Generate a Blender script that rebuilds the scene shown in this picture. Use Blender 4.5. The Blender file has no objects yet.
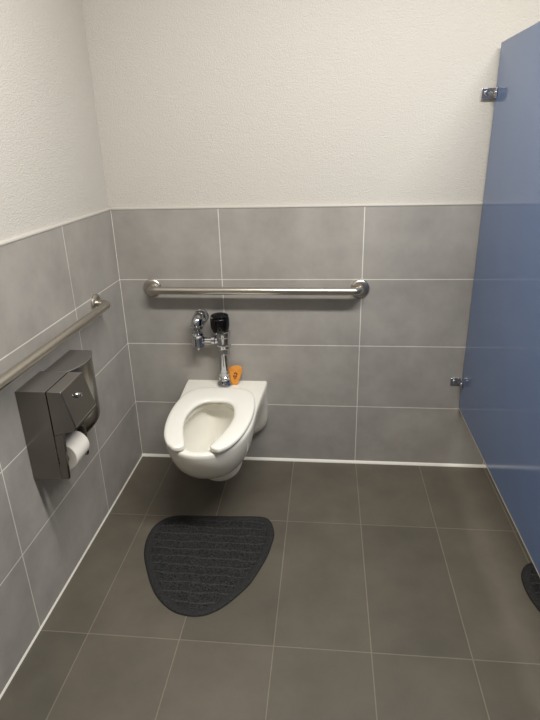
import bpy, bmesh, math, random
from mathutils import Vector, Matrix
random.seed(4)
PI = math.pi
S = bpy.context.scene
COL = S.collection

# ------------------------------------------------------------------ camera
def make_camera():
    f, yaw, pitch, roll = 544.3, -0.1098, -0.3838, -0.0267
    cy, sy = math.cos(yaw), math.sin(yaw)
    F = Vector((sy*math.cos(pitch), cy*math.cos(pitch), math.sin(pitch)))
    R0 = Vector((cy, -sy, 0)); U0 = R0.cross(F)
    R = R0*math.cos(roll) + U0*math.sin(roll)
    U = U0*math.cos(roll) - R0*math.sin(roll)
    cd = bpy.data.cameras.new('camera'); cam = bpy.data.objects.new('camera', cd)
    COL.objects.link(cam)
    cd.sensor_fit = 'VERTICAL'; cd.sensor_height = 36.0; cd.lens = 36.0*f/720.0
    cd.clip_start = 0.02
    M = Matrix((R, U, -F)).transposed().to_4x4()
    M.translation = Vector((0.9272, -2.3253, 1.4834))
    cam.matrix_world = M
    S.camera = cam
make_camera()

# ------------------------------------------------------------------ light, exposure
S.view_settings.view_transform = 'Standard'
S.view_settings.look = 'None'
S.view_settings.gamma = 1.0
S.view_settings.use_curve_mapping = False
S.view_settings.exposure = 0.0
W = bpy.data.worlds.new('world'); S.world = W; W.use_nodes = True
W.node_tree.nodes['Background'].inputs[0].default_value = (0.9, 0.92, 1.0, 1)
W.node_tree.nodes['Background'].inputs[1].default_value = 0.1

def area(name, loc, sx, sy, watts, col=(1, .95, .86)):
    l = bpy.data.lights.new(name, 'AREA'); l.shape = 'RECTANGLE'
    l.size, l.size_y, l.energy, l.color = sx, sy, watts, col
    o = bpy.data.objects.new(name, l); o.location = loc; COL.objects.link(o)
    return o
area('ceiling_lamp', (1.32, -1.32, 2.585), 1.6, 0.18, 68, (1, .985, .955))
area('fill_light_rear', (1.2, -3.3, 2.585), 1.2, 0.3, 4, (1, .985, .955))  # weak fill light, added out of view behind the camera

# ------------------------------------------------------------------ materials
def srgb(r, g, b):
    c = lambda v: (v/255/12.92) if v/255 <= .04045 else ((v/255+.055)/1.055)**2.4
    return (c(r), c(g), c(b), 1)

def mat(name, col, rough=.5, metal=0., spec=.5, **kw):
    m = bpy.data.materials.new(name); m.use_nodes = True
    b = m.node_tree.nodes['Principled BSDF']
    b.inputs['Base Color'].default_value = col
    b.inputs['Roughness'].default_value = rough
    b.inputs['Metallic'].default_value = metal
    b.inputs['Specular IOR Level'].default_value = spec
    for k, v in kw.items(): b.inputs[k.replace('_', ' ')].default_value = v
    return m

def nd(m, t, **kw):
    n = m.node_tree.nodes.new(t)
    for k, v in kw.items(): setattr(n, k, v)
    return n
def lk(m, a, b): m.node_tree.links.new(a, b)
def bsdf(m): return m.node_tree.nodes['Principled BSDF']

def add_noise_bump(m, scale, strength, dist=.002, detail=3, stretch=None):
    tc = nd(m, 'ShaderNodeTexCoord'); mp = nd(m, 'ShaderNodeMapping')
    if stretch: mp.inputs['Scale'].default_value = stretch
    nz = nd(m, 'ShaderNodeTexNoise'); nz.inputs['Scale'].default_value = scale
    nz.inputs['Detail'].default_value = detail
    bp = nd(m, 'ShaderNodeBump'); bp.inputs['Strength'].default_value = strength
    bp.inputs['Distance'].default_value = dist
    lk(m, tc.outputs['Object'], mp.inputs[0]); lk(m, mp.outputs[0], nz.inputs['Vector'])
    lk(m, nz.outputs['Fac'], bp.inputs['Height']); lk(m, bp.outputs[0], bsdf(m).inputs['Normal'])
    return nz

def mottle(m, scale, lo, hi, detail=5):
    """base colour wanders between two close tones"""
    tc = nd(m, 'ShaderNodeTexCoord')
    nz = nd(m, 'ShaderNodeTexNoise'); nz.inputs['Scale'].default_value = scale
    nz.inputs['Detail'].default_value = detail
    rp = nd(m, 'ShaderNodeValToRGB')
    rp.color_ramp.elements[0].position = .3; rp.color_ramp.elements[1].position = .7
    rp.color_ramp.elements[0].color = lo; rp.color_ramp.elements[1].color = hi
    lk(m, tc.outputs['Object'], nz.inputs['Vector']); lk(m, nz.outputs['Fac'], rp.inputs[0])
    lk(m, rp.outputs[0], bsdf(m).inputs['Base Color'])
    return rp

def tile_mat(name, axes, off, w, h, ca, cb, grout, joint, rough, spec=.5, gap_bump=.4):
    m = mat(name, ca, rough, 0, spec)
    tc = nd(m, 'ShaderNodeTexCoord'); sp = nd(m, 'ShaderNodeSeparateXYZ'); cb_ = nd(m, 'ShaderNodeCombineXYZ')
    lk(m, tc.outputs['Object'], sp.inputs[0])
    for i, ax in enumerate(axes):
        a = nd(m, 'ShaderNodeMath', operation='SUBTRACT'); a.inputs[1].default_value = off[i] - 12*(w, h)[i]
        lk(m, sp.outputs[ax], a.inputs[0]); lk(m, a.outputs[0], cb_.inputs[i])
    br = nd(m, 'ShaderNodeTexBrick', offset=0.0, offset_frequency=2, squash=1.0)
    br.inputs['Scale'].default_value = 1; br.inputs['Mortar Size'].default_value = joint
    br.inputs['Mortar Smooth'].default_value = .3; br.inputs['Bias'].default_value = 0
    br.inputs['Brick Width'].default_value = w; br.inputs['Row Height'].default_value = h
    br.inputs['Color1'].default_value = ca; br.inputs['Color2'].default_value = cb
    br.inputs['Mortar'].default_value = grout
    lk(m, cb_.outputs[0], br.inputs['Vector'])
    # cloudy cement mottling inside the tiles
    nz = nd(m, 'ShaderNodeTexNoise'); nz.inputs['Scale'].default_value = 5; nz.inputs['Detail'].default_value = 7
    nz.inputs['Roughness'].default_value = .62
    lk(m, tc.outputs['Object'], nz.inputs['Vector'])
    mr = nd(m, 'ShaderNodeMapRange'); mr.inputs['From Min'].default_value = .3; mr.inputs['From Max'].default_value = .7
    mr.inputs['To Min'].default_value = .84; mr.inputs['To Max'].default_value = 1.14
    lk(m, nz.outputs['Fac'], mr.inputs['Value'])
    mx = nd(m, 'ShaderNodeMix', data_type='RGBA', blend_type='MULTIPLY'); mx.inputs[0].default_value = 1
    lk(m, br.outputs['Color'], mx.inputs[6]); lk(m, mr.outputs[0], mx.inputs[7])
    lk(m, mx.outputs[2], bsdf(m).inputs['Base Color'])
    inv = nd(m, 'ShaderNodeMath', operation='SUBTRACT'); inv.inputs[0].default_value = 1
    lk(m, br.outputs['Fac'], inv.inputs[1])
    fn = nd(m, 'ShaderNodeTexNoise'); fn.inputs['Scale'].default_value = 260; fn.inputs['Detail'].default_value = 2
    lk(m, tc.outputs['Object'], fn.inputs['Vector'])
    ad = nd(m, 'ShaderNodeMath', operation='MULTIPLY_ADD'); ad.inputs[1].default_value = .12
    lk(m, fn.outputs['Fac'], ad.inputs[0]); lk(m, inv.outputs[0], ad.inputs[2])
    bp = nd(m, 'ShaderNodeBump'); bp.inputs['Strength'].default_value = gap_bump; bp.inputs['Distance'].default_value = .002
    lk(m, ad.outputs[0], bp.inputs['Height']); lk(m, bp.outputs[0], bsdf(m).inputs['Normal'])
    return m

TA, TB = srgb(166, 161, 154), srgb(157, 153, 148)
GR = srgb(226, 222, 213)
Z0, RH, TW = .3086, .305, .61
ZT = Z0 + 3*RH                       # top of the tile wainscot
M_tile_back = tile_mat('wall tile back', (0, 2), (.468, Z0), TW, RH, TA, TB, GR, .0022, .5, .35)
M_tile_left = tile_mat('wall tile left', (1, 2), (-.462, Z0), TW, RH, TA, TB, GR, .0022, .5, .35)
M_floor = tile_mat('floor tile', (0, 1), (1.082, -.467), .305, .61, srgb(98, 91, 80), srgb(89, 84, 74),
                   srgb(126, 118, 104), .0024, .46, .5, .9)
M_white = mat('textured white paint', srgb(204, 199, 190), .6, 0, .3)
add_noise_bump(M_white, 210, .65, .004, 2)
M_ceil = mat('ceiling paint', srgb(225, 222, 215), .9)
M_trim = mat('tile edge trim', srgb(190, 185, 176), .4)
M_caulk = mat('white caulk', srgb(236, 232, 222), .35)
M_china = mat('vitreous china', srgb(236, 233, 222), .12, 0, .5); mottle(M_china, 3, srgb(235, 231, 219), srgb(238, 235, 225))
M_seat = mat('white seat plastic', srgb(240, 238, 228), .22)
add_noise_bump(M_seat, 60, .03, .001)
M_water = mat('water', (1, 1, 1, 1), .02)
def make_water(m):
    b = bsdf(m); out = m.node_tree.nodes['Material Output']
    tr, gl, fr, mx = nd(m, 'ShaderNodeBsdfTransparent'), nd(m, 'ShaderNodeBsdfGlossy'), nd(m, 'ShaderNodeFresnel'), nd(m, 'ShaderNodeMixShader')
    gl.inputs['Roughness'].default_value = .02; fr.inputs['IOR'].default_value = 1.33
    lk(m, fr.outputs[0], mx.inputs[0]); lk(m, tr.outputs[0], mx.inputs[1]); lk(m, gl.outputs[0], mx.inputs[2]); lk(m, mx.outputs[0], out.inputs['Surface'])
make_water(M_water)
M_chrome = mat('chrome', srgb(200, 201, 204), .07, 1.); add_noise_bump(M_chrome, 40, .02, .001)
M_clip = mat('polished clip metal', srgb(205, 205, 208), .22, 1.); add_noise_bump(M_clip, 40, .02, .001)
M_black = mat('black cap plastic', srgb(9, 9, 10), .14, 0, .35); add_noise_bump(M_black, 90, .02, .001)
M_lens = mat('sensor lens', srgb(14, 7, 8), .05); add_noise_bump(M_lens, 30, .01, .001)
M_orange = mat('orange rubber', srgb(218, 142, 50), .5); mottle(M_orange, 60, srgb(210, 132, 42), srgb(226, 152, 62))
M_print = mat('dark brown print', srgb(70, 34, 12), .6); mottle(M_print, 200, srgb(60, 28, 10), srgb(88, 44, 18))
M_satin = mat('satin steel bar', srgb(196, 190, 180), .3, 1.); add_noise_bump(M_satin, 300, .05, .001)
def brushed(name, col, rough, stretch):
    m = mat(name, col, rough, 1.)
    nz = add_noise_bump(m, 60, .06, .001, 4, stretch)
    mr = nd(m, 'ShaderNodeMapRange'); mr.inputs['To Min'].default_value = rough*.75; mr.inputs['To Max'].default_value = rough*1.3
    lk(m, nz.outputs['Fac'], mr.inputs['Value']); lk(m, mr.outputs[0], bsdf(m).inputs['Roughness'])
    return m
M_steel = brushed('brushed steel', srgb(138, 134, 129), .22, (1, 1, 14))
M_grain = brushed('cross-brushed steel', srgb(138, 134, 129), .62, (14, 1, 1))    # grain runs across the top faces
M_dark = mat('dark recess steel', srgb(52, 50, 48), .45, .8); add_noise_bump(M_dark, 80, .04)
M_paper = mat('tissue paper', srgb(238, 232, 222), .95); add_noise_bump(M_paper, 220, .25, .002)
M_core = mat('cardboard core', srgb(130, 110, 88), .9); mottle(M_core, 50, srgb(120, 100, 78), srgb(142, 120, 96))
M_blue = mat('blue laminate', srgb(97, 119, 158), .08, 0, .55)
add_noise_bump(M_blue, 300, .015, .001)
M_edge = mat('laminate edge', srgb(176, 166, 148), .5); mottle(M_edge, 30, srgb(168, 158, 140), srgb(184, 174, 156))

def mat_mat():
    m = mat('charcoal ribbed mat', srgb(44, 44, 44), .85, 0, .2)
    tc = nd(m, 'ShaderNodeTexCoord')
    wv = nd(m, 'ShaderNodeTexWave', wave_type='BANDS', bands_direction='Y')
    wv.inputs['Scale'].default_value = 7.2; wv.inputs['Distortion'].default_value = 2.4
    wv.inputs['Detail'].default_value = 2; wv.inputs['Detail Scale'].default_value = 1.2
    lk(m, tc.outputs['Object'], wv.inputs['Vector'])
    nz = nd(m, 'ShaderNodeTexNoise'); nz.inputs['Scale'].default_value = 210; nz.inputs['Detail'].default_value = 4
    lk(m, tc.outputs['Object'], nz.inputs['Vector'])
    rp = nd(m, 'ShaderNodeValToRGB'); rp.color_ramp.elements[0].position = .92; rp.color_ramp.elements[1].position = .995
    rp.color_ramp.elements[0].color = (0, 0, 0, 1); rp.color_ramp.elements[1].color = (.8, .8, .8, 1)
    lk(m, wv.outputs['Fac'], rp.inputs[0])
    r2 = nd(m, 'ShaderNodeValToRGB'); r2.color_ramp.elements[0].position = .36; r2.color_ramp.elements[1].position = .66
    r2.color_ramp.elements[0].color = srgb(20, 20, 21); r2.color_ramp.elements[1].color = srgb(58, 58, 57)
    lk(m, nz.outputs['Fac'], r2.inputs[0])
    mx = nd(m, 'ShaderNodeMix', data_type='RGBA'); mx.inputs[7].default_value = srgb(92, 92, 90)
    ml = nd(m, 'ShaderNodeMath', operation='MULTIPLY'); ml.inputs[1].default_value = .3
    lk(m, rp.outputs[0], ml.inputs[0]); lk(m, ml.outputs[0], mx.inputs[0]); lk(m, r2.outputs[0], mx.inputs[6])
    lk(m, mx.outputs[2], bsdf(m).inputs['Base Color'])
    ad = nd(m, 'ShaderNodeMath', operation='ADD'); lk(m, nz.outputs['Fac'], ad.inputs[0]); lk(m, rp.outputs[0], ad.inputs[1])
    bp = nd(m, 'ShaderNodeBump'); bp.inputs['Strength'].default_value = .7; bp.inputs['Distance'].default_value = .003
    lk(m, ad.outputs[0], bp.inputs['Height']); lk(m, bp.outputs[0], bsdf(m).inputs['Normal'])
    return m
M_mat = mat_mat()
M_matrim = mat('charcoal mat border', srgb(40, 40, 40), .8, 0, .3); add_noise_bump(M_matrim, 300, .5, .002); mottle(M_matrim, 230, srgb(22, 22, 22), srgb(54, 54, 53), 3)

# ------------------------------------------------------------------ mesh helpers
def obj(name, bm, m, parent=None, smooth=True, bevel=0, seg=2, angle=35):
    bmesh.ops.recalc_face_normals(bm, faces=bm.faces)
    me = bpy.data.meshes.new(name); bm.to_mesh(me); bm.free()
    for x in (m if isinstance(m, (list, tuple)) else [m]): me.materials.append(x)
    o = bpy.data.objects.new(name, me); COL.objects.link(o)
    if parent: o.parent = parent; o.location = -parent.location
    if bevel:
        b = o.modifiers.new('bevel', 'BEVEL'); b.width = bevel; b.segments = seg; b.limit_method = 'ANGLE'
        b.angle_limit = math.radians(30); b.harden_normals = False
    if smooth:
        for p in me.polygons: p.use_smooth = True
        if hasattr(me, 'set_sharp_from_angle'): me.set_sharp_from_angle(angle=math.radians(angle))
    return o
def grain_tops(o):
    for p in o.data.polygons:
        if p.normal.z > .9: p.material_index = 1
def thing(name, label, cat, loc, group=None):
    o = bpy.data.objects.new(name, None); COL.objects.link(o); o.location = loc
    o.empty_display_size = .05
    return tag(o, label, cat, group)
def tag(o, label, cat, group=None):
    o['label'] = label; o['category'] = cat
    if group: o['group'] = group
    return o
def struct(name, bm, m, **k):
    o = obj(name, bm, m, None, k.pop('smooth', False), **k); o['kind'] = 'structure'; return o
def box(bm, lo, hi):
    vs = [bm.verts.new((x, y, z)) for x in (lo[0], hi[0]) for y in (lo[1], hi[1]) for z in (lo[2], hi[2])]
    for f in ((0, 1, 3, 2), (4, 6, 7, 5), (0, 4, 5, 1), (2, 3, 7, 6), (0, 2, 6, 4), (1, 5, 7, 3)):
        bm.faces.new([vs[i] for i in f])
    return bm
def boxes(*ab):
    bm = bmesh.new()
    for lo, hi in ab: box(bm, lo, hi)
    return bm
def loft(bm, rings, cap0=True, cap1=True, closed=True):
    R = [[bm.verts.new(p) for p in r] for r in rings]
    n = len(R[0])
    for a, b in zip(R, R[1:]):
        for i in range(n if closed else n-1):
            bm.faces.new((a[i], a[(i+1) % n], b[(i+1) % n], b[i]))
    if cap0: bm.faces.new(list(reversed(R[0])))
    if cap1: bm.faces.new(R[-1])
    return R
def lathe(bm, c, axis, prof, n=32):
    """prof: list of (distance along axis, radius)"""
    ax = Vector(axis).normalized(); c = Vector(c)
    u = ax.orthogonal().normalized(); v = ax.cross(u)
    loft(bm, [[c + ax*d + (u*math.cos(2*PI*i/n) + v*math.sin(2*PI*i/n))*r for i in range(n)] for d, r in prof])
    return bm
def bend_path(pts, rad, n=10):
    """polyline with rounded corners"""
    pts = [Vector(p) for p in pts]; out = [pts[0]]
    for a, b, c in zip(pts, pts[1:], pts[2:]):
        d0 = (a-b).normalized(); d1 = (c-b).normalized()
        half = d0.angle(d1)/2; t = rad/math.tan(half)
        p0 = b+d0*t; p1 = b+d1*t; cen = b+(d0+d1).normalized()*rad/math.sin(half)
        va, vb = p0-cen, p1-cen; ang = va.angle(vb); ax = va.cross(vb).normalized()
        for i in range(n+1): out.append(cen+Matrix.Rotation(ang*i/n, 3, ax) @ va)
    return out+[pts[-1]]
def tube(bm, path, r, n=24):
    path = [Vector(p) for p in path]; rings = []; T0 = None; u = None
    for i, p in enumerate(path):
        t = (path[min(i+1, len(path)-1)]-path[max(i-1, 0)]).normalized()
        if u is None: u = t.orthogonal().normalized()
        else: u = (T0.rotation_difference(t) @ u).normalized()
        T0 = t; v = t.cross(u)
        rings.append([p+(u*math.cos(2*PI*k/n)+v*math.sin(2*PI*k/n))*r for k in range(n)])
    loft(bm, rings); return bm
def prism(bm, outline, d0, d1, fn):
    """outline: (a,b) pairs; fn(a,b,d) -> xyz"""
    loft(bm, [[fn(a, b, d0) for a, b in outline], [fn(a, b, d1) for a, b in outline]])
    return bm
def catmull(P, k=6, closed=False):
    P = [Vector(p) for p in P]; n = len(P); out = []
    for i in range(n if closed else n-1):
        g = (lambda j: P[j % n]) if closed else (lambda j: P[max(0, min(n-1, j))])
        a, b, c, d = g(i-1), g(i), g(i+1), g(i+2)
        for s in range(k):
            t = s/k
            out.append(.5*((2*b)+(c-a)*t+(2*a-5*b+4*c-d)*t*t+(3*b-a-3*c+d)*t**3))
    if not closed: out.append(P[-1])
    return out

# ------------------------------------------------------------------ the setting
RX, FY, CZ, TT, TH = 3.2, -4.2, 2.6, .011, .12     # right wall, front wall, ceiling, tile step, wall thickness
def wall(name, prof, fn, a0, a1, tile):
    bm = bmesh.new()
    A = [bm.verts.new(fn(a0, d, z)) for d, z in prof]; B = [bm.verts.new(fn(a1, d, z)) for d, z in prof]
    n = len(prof)
    for i in range(n):
        f = bm.faces.new((A[i], A[(i+1) % n], B[(i+1) % n], B[i]))
        f.material_index = 1 if i == 2 else 0
    bm.faces.new(A); bm.faces.new(list(reversed(B)))
    struct(name, bm, [tile, M_white])
PROF = [(0, 0), (0, ZT), (TT, ZT), (TT, CZ), (TH, CZ), (TH, 0)]   # face 2 = painted upper wall
wall('wall_back', PROF, lambda a, d, z: (a, d, z), -TH, RX, M_tile_back)
wall('wall_left', PROF, lambda a, d, z: (-d, a, z), FY, TT, M_tile_left)
struct('wall_right', boxes(((RX, FY, 0), (RX+TH, TH, CZ))), M_white)
struct('wall_front', boxes(((-TH, FY-TH, 0), (RX+TH, FY, CZ))), M_tile_back)
struct('floor', boxes(((-TH, FY-TH, -.1), (RX+TH, TH, 0))), M_floor)
struct('ceiling', boxes(((-TH, FY-TH, CZ), (RX+TH, TH, CZ+.1))), M_ceil)

def strip(name, prof, fn, a0, a1, m):
    bm = bmesh.new(); loft(bm, [[fn(a0, d, z) for d, z in prof], [fn(a1, d, z) for d, z in prof]])
    struct(name, bm, m)
bead = [(.0005, .0), (-.009, .0), (-.0075, .004), (-.0045, .008), (-.0015, .0115), (.0005, .0125)]  # quarter-round caulk bead where the wall tile meets the floor
strip('caulk_bead_back', bead, lambda a, d, z: (a, d, z), 0, RX, M_caulk)
bead2 = [(d*.42, z*.6) for d, z in bead]
strip('caulk_bead_left', bead2, lambda a, d, z: (-d, a, z), FY, 0, M_caulk)
edge = [(.0105, ZT-.001), (-.0015, ZT-.001), (-.0022, ZT+.002), (-.001, ZT+.006), (.003, ZT+.0085), (.0105, ZT+.0095)]
strip('trim_1', edge, lambda a, d, z: (a, d, z), .0, RX, M_trim)
strip('trim_2', edge, lambda a, d, z: (-d, a, z), FY, 0, M_trim)
bm = bmesh.new(); loft(bm, [[(0, 0, z), (.0014, 0, z), (0, -.0014, z)] for z in (.012, ZT)])
struct('trim_3', bm, M_caulk)

# ------------------------------------------------------------------ blue toilet partition
PX0, PX1, PYB, PZ0, PZ1 = 1.538, 1.563, -.014, .320, 1.789
part = thing('toilet_partition', 'blue-grey laminate stall partition panel fixed to the back wall by two chrome clips', 'partition', (1.554, -.8, PZ0))
obj('panel', boxes(((PX0, -1.52, PZ0), (PX1, PYB, PZ1))), M_blue, part, bevel=.003)
o = obj('bottom_edge', boxes(((PX0-.0008, -1.519, PZ0-.0005), (PX1+.0008, PYB-.001, PZ0+.004))), M_edge, part); o['label'] = 'pale edge strip'
def bracket(z):
    bm = boxes(((PX0-.046, -.0045, z-.018), (PX0-.001, -.0005, z+.018)))         # wing on the wall
    box(bm, (PX0-.005, -.046, z-.018), (PX0-.0009, -.0005, z+.018))              # ear on the panel
    box(bm, (PX1+.0009, -.046, z-.018), (PX1+.005, -.0005, z+.018))
    box(bm, (PX1+.001, -.0045, z-.018), (PX1+.046, -.0005, z+.018))
    b = obj('bracket', bm, M_clip, part, bevel=.0012); b['label'] = 'chrome clip'
    bm = bmesh.new()
    for dx in (-.029,):
        lathe(bm, (PX0+dx, -.004, z), (0, -1, 0), [(0, .010), (.003, .0095), (.006, .007), (.007, .003)], 16)
    lathe(bm, (PX0-.004, -.031, z), (-1, 0, 0), [(0, .010), (.003, .0095), (.006, .007), (.007, .003)], 16)
    s = obj('screw', bm, M_chrome, b); s.location = (0, 0, 0); s.matrix_parent_inverse = Matrix()
bracket(1.625); bracket(.447)

# ------------------------------------------------------------------ toilet
TX = .4635
toilet = thing('toilet', 'white wall-hung china toilet with open-front seat under the grab bar', 'toilet', (TX, 0, .14))
def outline(wb, pd, a, ym, yf, n=2.2, NB=14, NF=16):
    """right half from wall to nose, x offset >= 0: wide at the wall, blending into the bowl"""
    pts = []
    for i in range(NB):
        t = i/NB; y = ym*t
        bowl = a*(1-.10*((ym-y)/ym)**2)
        k = max(0., 1-max(0., (-y-.018))/pd); k = k*k*(3-2*k)
        pts.append((bowl+(wb-bowl)*k, y))
    for i in range(NF+1):
        th = PI/2*i/NF
        pts.append((a*abs(math.cos(th))**(2/n), ym+(yf-ym)*math.sin(th)**(2/n)))
    return pts
def ring(pts, z):
    R = [(TX+x, y, z) for x, y in pts]
    L = [(TX-x, y, z) for x, y in reversed(pts[:-1])]
    return R+L
lev = [(.145, .06, .05, .035, -.20, -.26), (.150, .10, .05, .050, -.22, -.30), (.165, .140, .06, .070, -.25, -.36), (.185, .165, .07, .088, -.28, -.42),
       (.21, .182, .08, .106, -.30, -.475), (.24, .189, .09, .126, -.32, -.53), (.275, .191, .11, .145, -.335, -.582),
       (.315, .192, .14, .160, -.35, -.623), (.355, .192, .20, .170, -.36, -.648), (.39, .192, .30, .1755, -.365, -.660), (.412, .192, .34, .1775, -.365, -.664),
       (.424, .191, .34, .1775, -.365, -.665), (.4295, .188, .34, .1745, -.365, -.661), (.431, .184, .34, .170, -.365, -.656)]
rings = [ring(outline(wb, pd, a, ym, yf), z) for z, wb, pd, a, ym, yf in lev]
def hole(a, yb, ym, yf, z, n=2.2, N=30, NF=16):
    """inner opening with the same point count as ring()"""
    pts = []
    NB = 14
    for i in range(NB):
        th = PI/2*(1-i/NB)
        pts.append((a*abs(math.cos(th))**(2/n), ym+(yb-ym)*math.sin(th)**(2/n)))
    for i in range(NF+1):
        th = PI/2*i/NF
        pts.append((a*abs(math.cos(th))**(2/n), ym+(yf-ym)*math.sin(th)**(2/n)))
    return ring(pts, z)
rings += [hole(.112, -.205, -.42, -.638, .431), hole(.108, -.212, -.42, -.632, .428), hole(.106, -.215, -.42, -.629, .418), hole(.108, -.212, -.42, -.630, .402),
          hole(.122, -.20, -.42, -.636, .396), hole(.122, -.20, -.42, -.632, .37), hole(.114, -.21, -.42, -.61, .33),
          hole(.096, -.22, -.38, -.535, .29), hole(.072, -.228, -.345, -.445, .255), hole(.052, -.235, -.32, -.39, .23), hole(.038, -.24, -.30, -.35, .215)]
bm = bmesh.new(); loft(bm, rings)
bowl = obj('bowl', bm, M_china, toilet, angle=75)
bm = bmesh.new()
lathe(bm, (TX+.022, -.345, .139), (0, 0, 1), [(0.012, .02), (.014, .052), (.02, .068), (.035, .082), (.06, .092), (.09, .09)], 40)
for v in bm.verts: v.co.y = -.345+(v.co.y+.345)*1.25
obj('trapway', bm, M_china, toilet)
bm = bmesh.new(); bm.faces.new([bm.verts.new(p) for p in hole(.0735, -.2275, -.3465, -.449, .2562)])
obj('water', bm, M_water, toilet)
# open-front seat: pairs of outer / inner points down one side, mirrored
SO = [(0, -.122), (.060, -.123), (.112, -.137), (.148, -.180), (.167, -.255), (.174, -.345), (.169, -.445), (.151, -.545), (.121, -.617), (.092, -.650)]
SI = [(0, -.258), (.034, -.261), (.061, -.278), (.081, -.312), (.092, -.358), (.0965, -.405), (.091, -.470), (.075, -.538), (.058, -.592), (.049, -.626)]
so = catmull([(x, y, 0) for x, y in SO], 5); si = catmull([(x, y, 0) for x, y in SI], 5)
so = [Vector((-p.x, p.y, 0)) for p in reversed(so[1:])]+so
si = [Vector((-p.x, p.y, 0)) for p in reversed(si[1:])]+si
ZS, HS = .4455, .0125
rings = []
def seat_ring(o, i, sc, adv):
    c = (o+i)/2; h = (o-i)/2
    tan = Vector((0, 0, 1)).cross(h).normalized()
    r = []
    for k in range(20):
        th = 2*PI*k/20; cs, sn = math.cos(th), math.sin(th)
        px = math.copysign(abs(cs)**.62, cs); pz = math.copysign(abs(sn)**.62, sn)
        q = c+h*px*sc+adv
        r.append((TX+q.x, q.y, ZS+HS*pz*(.35+.65*sc)))
    return r
def endcap(o, i, prev_o, prev_i, first):
    d = ((o+i)-(prev_o+prev_i)).normalized()
    L = (o-i).length/2*.6
    out = [seat_ring(o, i, math.cos(a), d*L*math.sin(a)) for a in (1.45, 1.25, 1.0, .7, .35)]
    return out if first else list(reversed(out))
rings += endcap(so[0], si[0], so[1], si[1], True)
rings += [seat_ring(a, b, 1, Vector((0, 0, 0))) for a, b in zip(so, si)]
rings += endcap(so[-1], si[-1], so[-2], si[-2], False)
bm = bmesh.new(); loft(bm, rings)
obj('seat', bm, M_seat, toilet, angle=80)
for sx in (-1, 1):                     # hinge posts under the rear of the seat
    bm = lathe(bmesh.new(), (TX+sx*.07, -.135, .4308), (0, 0, 1), [(0, .012), (.004, .012), (.008, .009)], 20)
    obj('hinge_post', bm, M_seat, toilet)

# ------------------------------------------------------------------ flush valve
VX, VY = .467, -.050
fv = thing('flush_valve', 'chrome flush valve with black sensor cap rising behind the toilet', 'flush valve', (VX, 0, .43))
V = (VX, VY, -.004); VT = (VX-.004, VY, 0)
up = (0, 0, 1)
obj('flush_tube', lathe(bmesh.new(), VT, up, [(.47, .0225), (.63, .0225)]), M_chrome, fv)
obj('spud_nut', lathe(bmesh.new(), VT, up, [(.4318, .032), (.435, .036), (.441, .036), (.447, .032), (.452, .0285), (.470, .0275), (.476, .0275), (.480, .0242), (.500, .0235)]), M_chrome, fv)
obj('tube_nut', lathe(bmesh.new(), V, up, [(.590, .0222), (.594, .0275), (.618, .0285), (.622, .025)], 8), M_chrome, fv, angle=30)
obj('valve_body', lathe(bmesh.new(), V, up, [(.616, .0255), (.622, .0320), (.634, .0335), (.638, .0295), (.646, .0290), (.672, .0300), (.676, .0335), (.690, .0345), (.698, .0345), (.702, .0310)]), M_chrome, fv)
CAPX = VX-.010
cap = lathe(bmesh.new(), (CAPX, VY-.004, -.006), up, [(.6985, .020), (.700, .0305), (.706, .0365), (.720, .0410), (.738, .0428), (.756, .0425), (.764, .0415), (.7665, .0395), (.768, .0405), (.776, .0392), (.7805, .034), (.7825, .02)], 40)
o = obj('sensor_cap', cap, M_black, fv); o['label'] = 'black dome sensor cap'
lens = bmesh.new()
def cyl_patch(bm, r0, r1, a0, a1, z0, z1, n=10):
    rings = []
    for i in range(n+1):
        a = a0+(a1-a0)*i/n; d = Vector((math.sin(a), -math.cos(a), 0))
        rings.append([Vector((CAPX, VY-.004, z))+d*r for r, z in ((r0, z0), (r1, z0+.002), (r1, z1-.002), (r0, z1))])
    loft(bm, rings)
cyl_patch(lens, .0415, .0434, -.45, .45, .734, .758)
s = obj('sensor_lens', lens, M_lens, o); s.location = (0, 0, 0)
SX, SZ = .351, .652
obj('wall_flange', lathe(bmesh.new(), (SX+.012, 0, .749), (0, -1, 0), [(.0005, .034), (.003, .034), (.007, .030), (.011, .0275), (.018, .0262)]), M_chrome, fv)
ep = bend_path([(SX+.008, -.012, .749), (SX+.001, VY-.010, .749), (SX, VY-.010, .716)], .0245, 12)
el = tube(bmesh.new(), ep, .0235)
lathe(el, (SX, VY-.010, .722), (0, 0, -1), [(-.004, .024), (-.002, .0275), (.010, .0275), (.014, .023)])
obj('elbow', el, M_chrome, fv)
obj('neck', lathe(bmesh.new(), (SX, VY-.008, .715), (0, 0, -1), [(0, .0165), (.034, .0165)]), M_chrome, fv)
st = lathe(bmesh.new(), (SX, VY-.008, -.004), (0, 0, -1), [(-.694, .016), (-.692, .024), (-.684, .0285), (-.674, .0245), (-.668, .0255), (-.646, .0255), (-.640, .0285), (-.630, .0285), (-.625, .022), (-.622, .012), (-.614, .0115), (-.612, .008)])
obj('stop_valve', st, M_chrome, fv)
hp = lathe(bmesh.new(), (SX+.015, VY, SZ), (1, 0, 0), [(0, .020), (.010, .0200), (.013, .0165), (.018, .0125), (.046, .0125), (.048, .0185), (.062, .0195), (.066, .0165), (.09, .0165)])
obj('supply_pipe', hp, M_chrome, fv)

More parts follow.
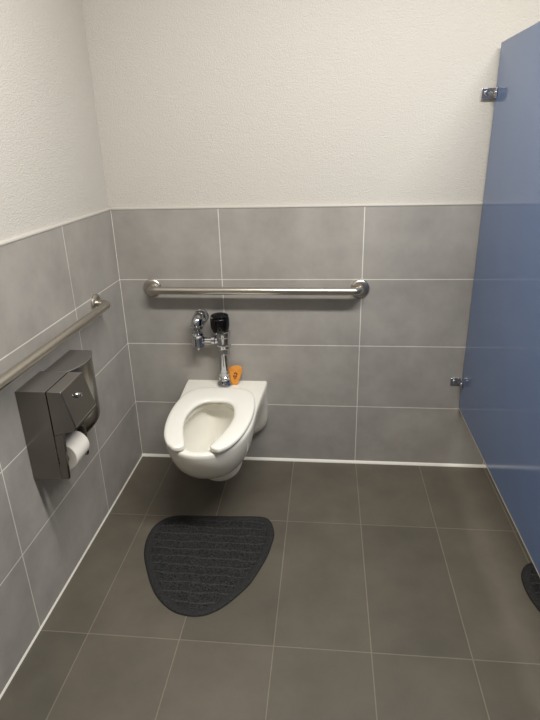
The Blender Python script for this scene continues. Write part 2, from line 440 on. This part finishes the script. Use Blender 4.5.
# ------------------------------------------------------------------ orange clip
OX, OY = .509, -.052
clip = thing('bowl_clip', 'small orange ear-shaped rubber clip with dark printed marks standing beside the flush pipe', 'bowl clip', (OX, OY, .4312))
oc = [(-.012, 0), (.010, .001), (.0155, .010), (.022, .028), (.029, .050), (.0325, .068), (.031, .080), (.022, .088), (.005, .090), (-.012, .087), (-.025, .078), (-.031, .062), (-.031, .044), (-.027, .030), (-.017, .016), (-.0145, .006)]
out = [(p.x, p.y) for p in catmull([(x, y, 0) for x, y in oc], 4, True)]
def leaned(a, b, d): return (OX+a, OY+.34*b+d, .4315+b*.94)
obj('tag_body', prism(bmesh.new(), out, 0, .006, leaned), M_orange, clip, bevel=.0016)
pr = bmesh.new()
def stroke(bm, x0, z0, x1, z1, w):
    d = Vector((x1-x0, z1-z0)).normalized(); n = Vector((-d.y, d.x))*w/2
    prism(bm, [(x0+n.x, z0+n.y), (x0-n.x, z0-n.y), (x1-n.x, z1-n.y), (x1+n.x, z1+n.y)], -.0006, .0005, leaned)
for s in ((-.004, .051, .001, .058, .004), (.001, .058, .008, .055, .005), (.006, .050, .012, .053, .005), (-.006, .036, -.005, .046, .004),
          (.000, .034, .001, .044, .004), (.006, .036, .007, .046, .004), (-.004, .030, .004, .031, .003)): stroke(pr, *s)
o = obj('printed_marks', pr, M_print, clip); o['label'] = 'small dark printed marks'

# ------------------------------------------------------------------ grab bars
def grab_bar(name, label, p0, p1, n, off):
    """p0, p1: flange centres on the wall; n: wall normal"""
    p0, p1, n = Vector(p0), Vector(p1), Vector(n)
    t = thing(name, label, 'grab bar', tuple(p0))
    obj('bar', tube(bmesh.new(), bend_path([p0+n*.003, p0+n*off, p1+n*off, p1+n*.003], .034, 12), .0165, 28), M_satin, t)
    for p in (p0, p1):
        obj('flange', lathe(bmesh.new(), p, n, [(.0004, .040), (.006, .040), (.010, .037), (.013, .028), (.0135, .017)], 40), M_satin, t)
grab_bar('grab_bar', 'satin steel grab bar on the back wall above the toilet', (.150, 0, .883), (1.071, 0, .880), (0, -1, 0), .056)
grab_bar('grab_bar', 'satin steel grab bar on the left wall above the paper dispenser', (0, -.288, .890), (0, -1.34, .897), (1, 0, 0), .056)

# ------------------------------------------------------------------ toilet paper dispenser
DY0, DY1, DZ0, DZ1 = -.933, -.776, .495, .803
disp = thing('toilet_paper_dispenser', 'boxy brushed-steel toilet paper dispenser with lock on the left wall', 'paper dispenser', (0, -.855, DZ0))
cab = obj('cabinet', boxes(((.0005, DY0, DZ0), (.096, DY0+.0015, DZ1)), ((.0005, DY1-.0015, DZ0), (.096, DY1, DZ1)), ((.0005, DY0+.0015, DZ0), (.002, DY1-.0015, DZ1)), ((.002, DY0+.0015, DZ1-.0015), (.096, DY1-.0015, DZ1))), [M_steel, M_grain], disp, bevel=.0005)
grain_tops(cab)
# door: hollow hood over the rolls, with a narrow side leg at each end
hood = [(.0980, DZ1), (.145, DZ1), (.174, .686), (.168, .672), (.098, .652)]
fn = lambda a, b, d: (a, d, b)
door = obj('door', prism(bmesh.new(), hood, DY0, DY1, fn), [M_steel, M_grain], disp, bevel=.003, seg=3)
grain_tops(door)
bm = bmesh.new()
leg = [(.0980, .6525), (.128, .6615), (.120, .497), (.0980, .497)]
prism(bm, leg, DY0, DY0+.012, fn)
obj('side_leg', bm, M_steel, disp, bevel=.0012)
bm = bmesh.new(); prism(bm, leg, DY1-.012, DY1, fn)
obj('side_leg', bm, M_steel, disp, bevel=.0012)
ln = Vector((.117, 0, .029)).normalized()
lk_ = lathe(bmesh.new(), Vector((.1555, -.855, .758))-ln*.001, ln, [(0, .010), (.004, .010), (.006, .008), (.014, .0065), (.0155, .003)], 20)
o = obj('lock', lk_, M_chrome, door); o.location = (0, 0, 0); o['label'] = 'small chrome lock'
RC = Vector((.0945, 0, .556)); RR = .048
obj('spindle', lathe(bmesh.new(), (RC.x, DY0+.0115, RC.z), (0, 1, 0), [(0, .012), (DY1-DY0-.023, .012)], 20), M_dark, disp)
roll = bmesh.new()
RY0, RY1 = DY0+.032, DY0+.128
n = 48; ringsR = []
for y, r in ((RY0, .0205), (RY0, RR-.002), (RY0+.002, RR), (RY1-.002, RR), (RY1, RR-.002), (RY1, .0205), (RY0, .0205)):
    ringsR.append([(RC.x+r*math.cos(2*PI*i/n), y, RC.z+r*math.sin(2*PI*i/n)) for i in range(n)])
loft(roll, ringsR, False, False); bmesh.ops.remove_doubles(roll, verts=roll.verts, dist=1e-5)
tr = thing('toilet_roll', 'white toilet paper roll showing below the dispenser hood', 'toilet roll', (RC.x, (RY0+RY1)/2, RC.z-RR))
obj('paper', roll, M_paper, tr)
core = bmesh.new(); ringsC = []
for y, r in ((RY0-.0006, .0203), (RY0-.0006, .0185), (RY1+.0006, .0185), (RY1+.0006, .0203), (RY0-.0006, .0203)):
    ringsC.append([(RC.x+r*math.cos(2*PI*i/32), y, RC.z+r*math.sin(2*PI*i/32)) for i in range(32)])
loft(core, ringsC, False, False); bmesh.ops.remove_doubles(core, verts=core.verts, dist=1e-5)
obj('core', core, M_core, tr)

# ------------------------------------------------------------------ bow-fronted disposal box
BY0, BY1, BZ0, BZ1 = -.757, -.560, .512, .788
bin_ = thing('disposal_box', 'bow-fronted brushed-steel disposal box beyond the paper dispenser on the left wall', 'disposal box', (0, -.66, BZ0))
def bow(t, z):      # front depth across the width t in [-1,1]
    d = .080+.030*(1-t*t)
    if z < BZ0+.06: d *= .62+.38*math.sin(PI/2*(z-BZ0)/.06)
    return d
ym, yh = (BY0+BY1)/2, (BY1-BY0)/2
zs = [BZ0+.06*(1-math.cos(PI/2*i/6)) for i in range(7)]+[BZ0+.12, BZ0+.18, BZ1]
rg = []
for z in zs:
    rg.append([(.0005, BY0, z)]+[(bow(-1+2*i/18, z), ym+yh*(-1+2*i/18), z) for i in range(19)]+[(.0005, BY1, z)])
bm = bmesh.new(); loft(bm, rg)
obj('box', bm, M_steel, bin_, bevel=.0015, angle=40)
rg = []
for z in (BZ1+.0006, BZ1+.007):
    rg.append([(.0005, BY0-.001, z)]+[(bow(-1+2*i/18, BZ1)+.003, ym+(yh+.001)*(-1+2*i/18), z) for i in range(19)]+[(.0005, BY1+.001, z)])
bm = bmesh.new(); loft(bm, rg)
grain_tops(obj('lid', bm, [M_steel, M_grain], bin_, bevel=.003, seg=3, angle=40))

# ------------------------------------------------------------------ floor mats
MP = [(.228, -.680), (.218, -.600), (.232, -.525), (.285, -.472), (.403, -.461), (.540, -.455), (.665, -.450), (.708, -.478), (.730, -.550),
      (.727, -.610), (.714, -.690), (.677, -.805), (.647, -.862), (.590, -.938), (.529, -.979), (.461, -.982), (.396, -.954), (.325, -.882), (.258, -.760)]
MC = Vector((.47, -.69, 0))
def mat_ring(P, s, z):
    """inset the outline by s metres"""
    n = len(P); out = []
    for i in range(n):
        t = (P[(i+1) % n]-P[i-1]).normalized(); nrm = Vector((t.y, -t.x, 0))
        out.append((P[i]-MC)-nrm*s*SGN+Vector((0, 0, z)))
    return out
MPs = catmull([(x, y, 0) for x, y in MP], 6, True)
SGN = 1
if (mat_ring(MPs, .02, 0)[0]).length > (MPs[0]-MC).length: SGN = -1
def make_mat(loc, label):
    t = thing('floor_mat', label, 'floor mat', loc)
    bm = bmesh.new()
    loft(bm, [mat_ring(MPs, s, z) for s, z in ((0, .0006), (0, .003), (.004, .0065), (.010, .0078), (.024, .0078), (.027, .0062), (.030, .0055))])
    b = obj('border', bm, M_matrim, t, angle=50); b.location = (0, 0, 0)
    bm = bmesh.new()
    loft(bm, [mat_ring(MPs, s, z) for s, z in ((.0285, .0058), (.031, .0072), (.034, .0076))])
    p = obj('ribbed_pad', bm, M_mat, t); p.location = (0, 0, 0)
    # embossed oval swirl near the corner
    bm = bmesh.new()
    sw = []
    for i in range(30):
        a = 2*PI*1.6*i/29; k = 1-.5*i/29
        sw.append((.178+.036*k*math.cos(a), .175+.018*k*math.sin(a), .0078))
    tube(bm, sw, .0016, 6)
    e = obj('embossed_swirl', bm, M_matrim, p); e.location = (0, 0, 0)
    return t
make_mat(tuple(MC), 'charcoal ribbed rubber mat on the floor in front of the toilet')
make_mat((MC.x+1.416, MC.y-.172, 0), 'charcoal mat mostly hidden behind the blue partition, at the right edge')
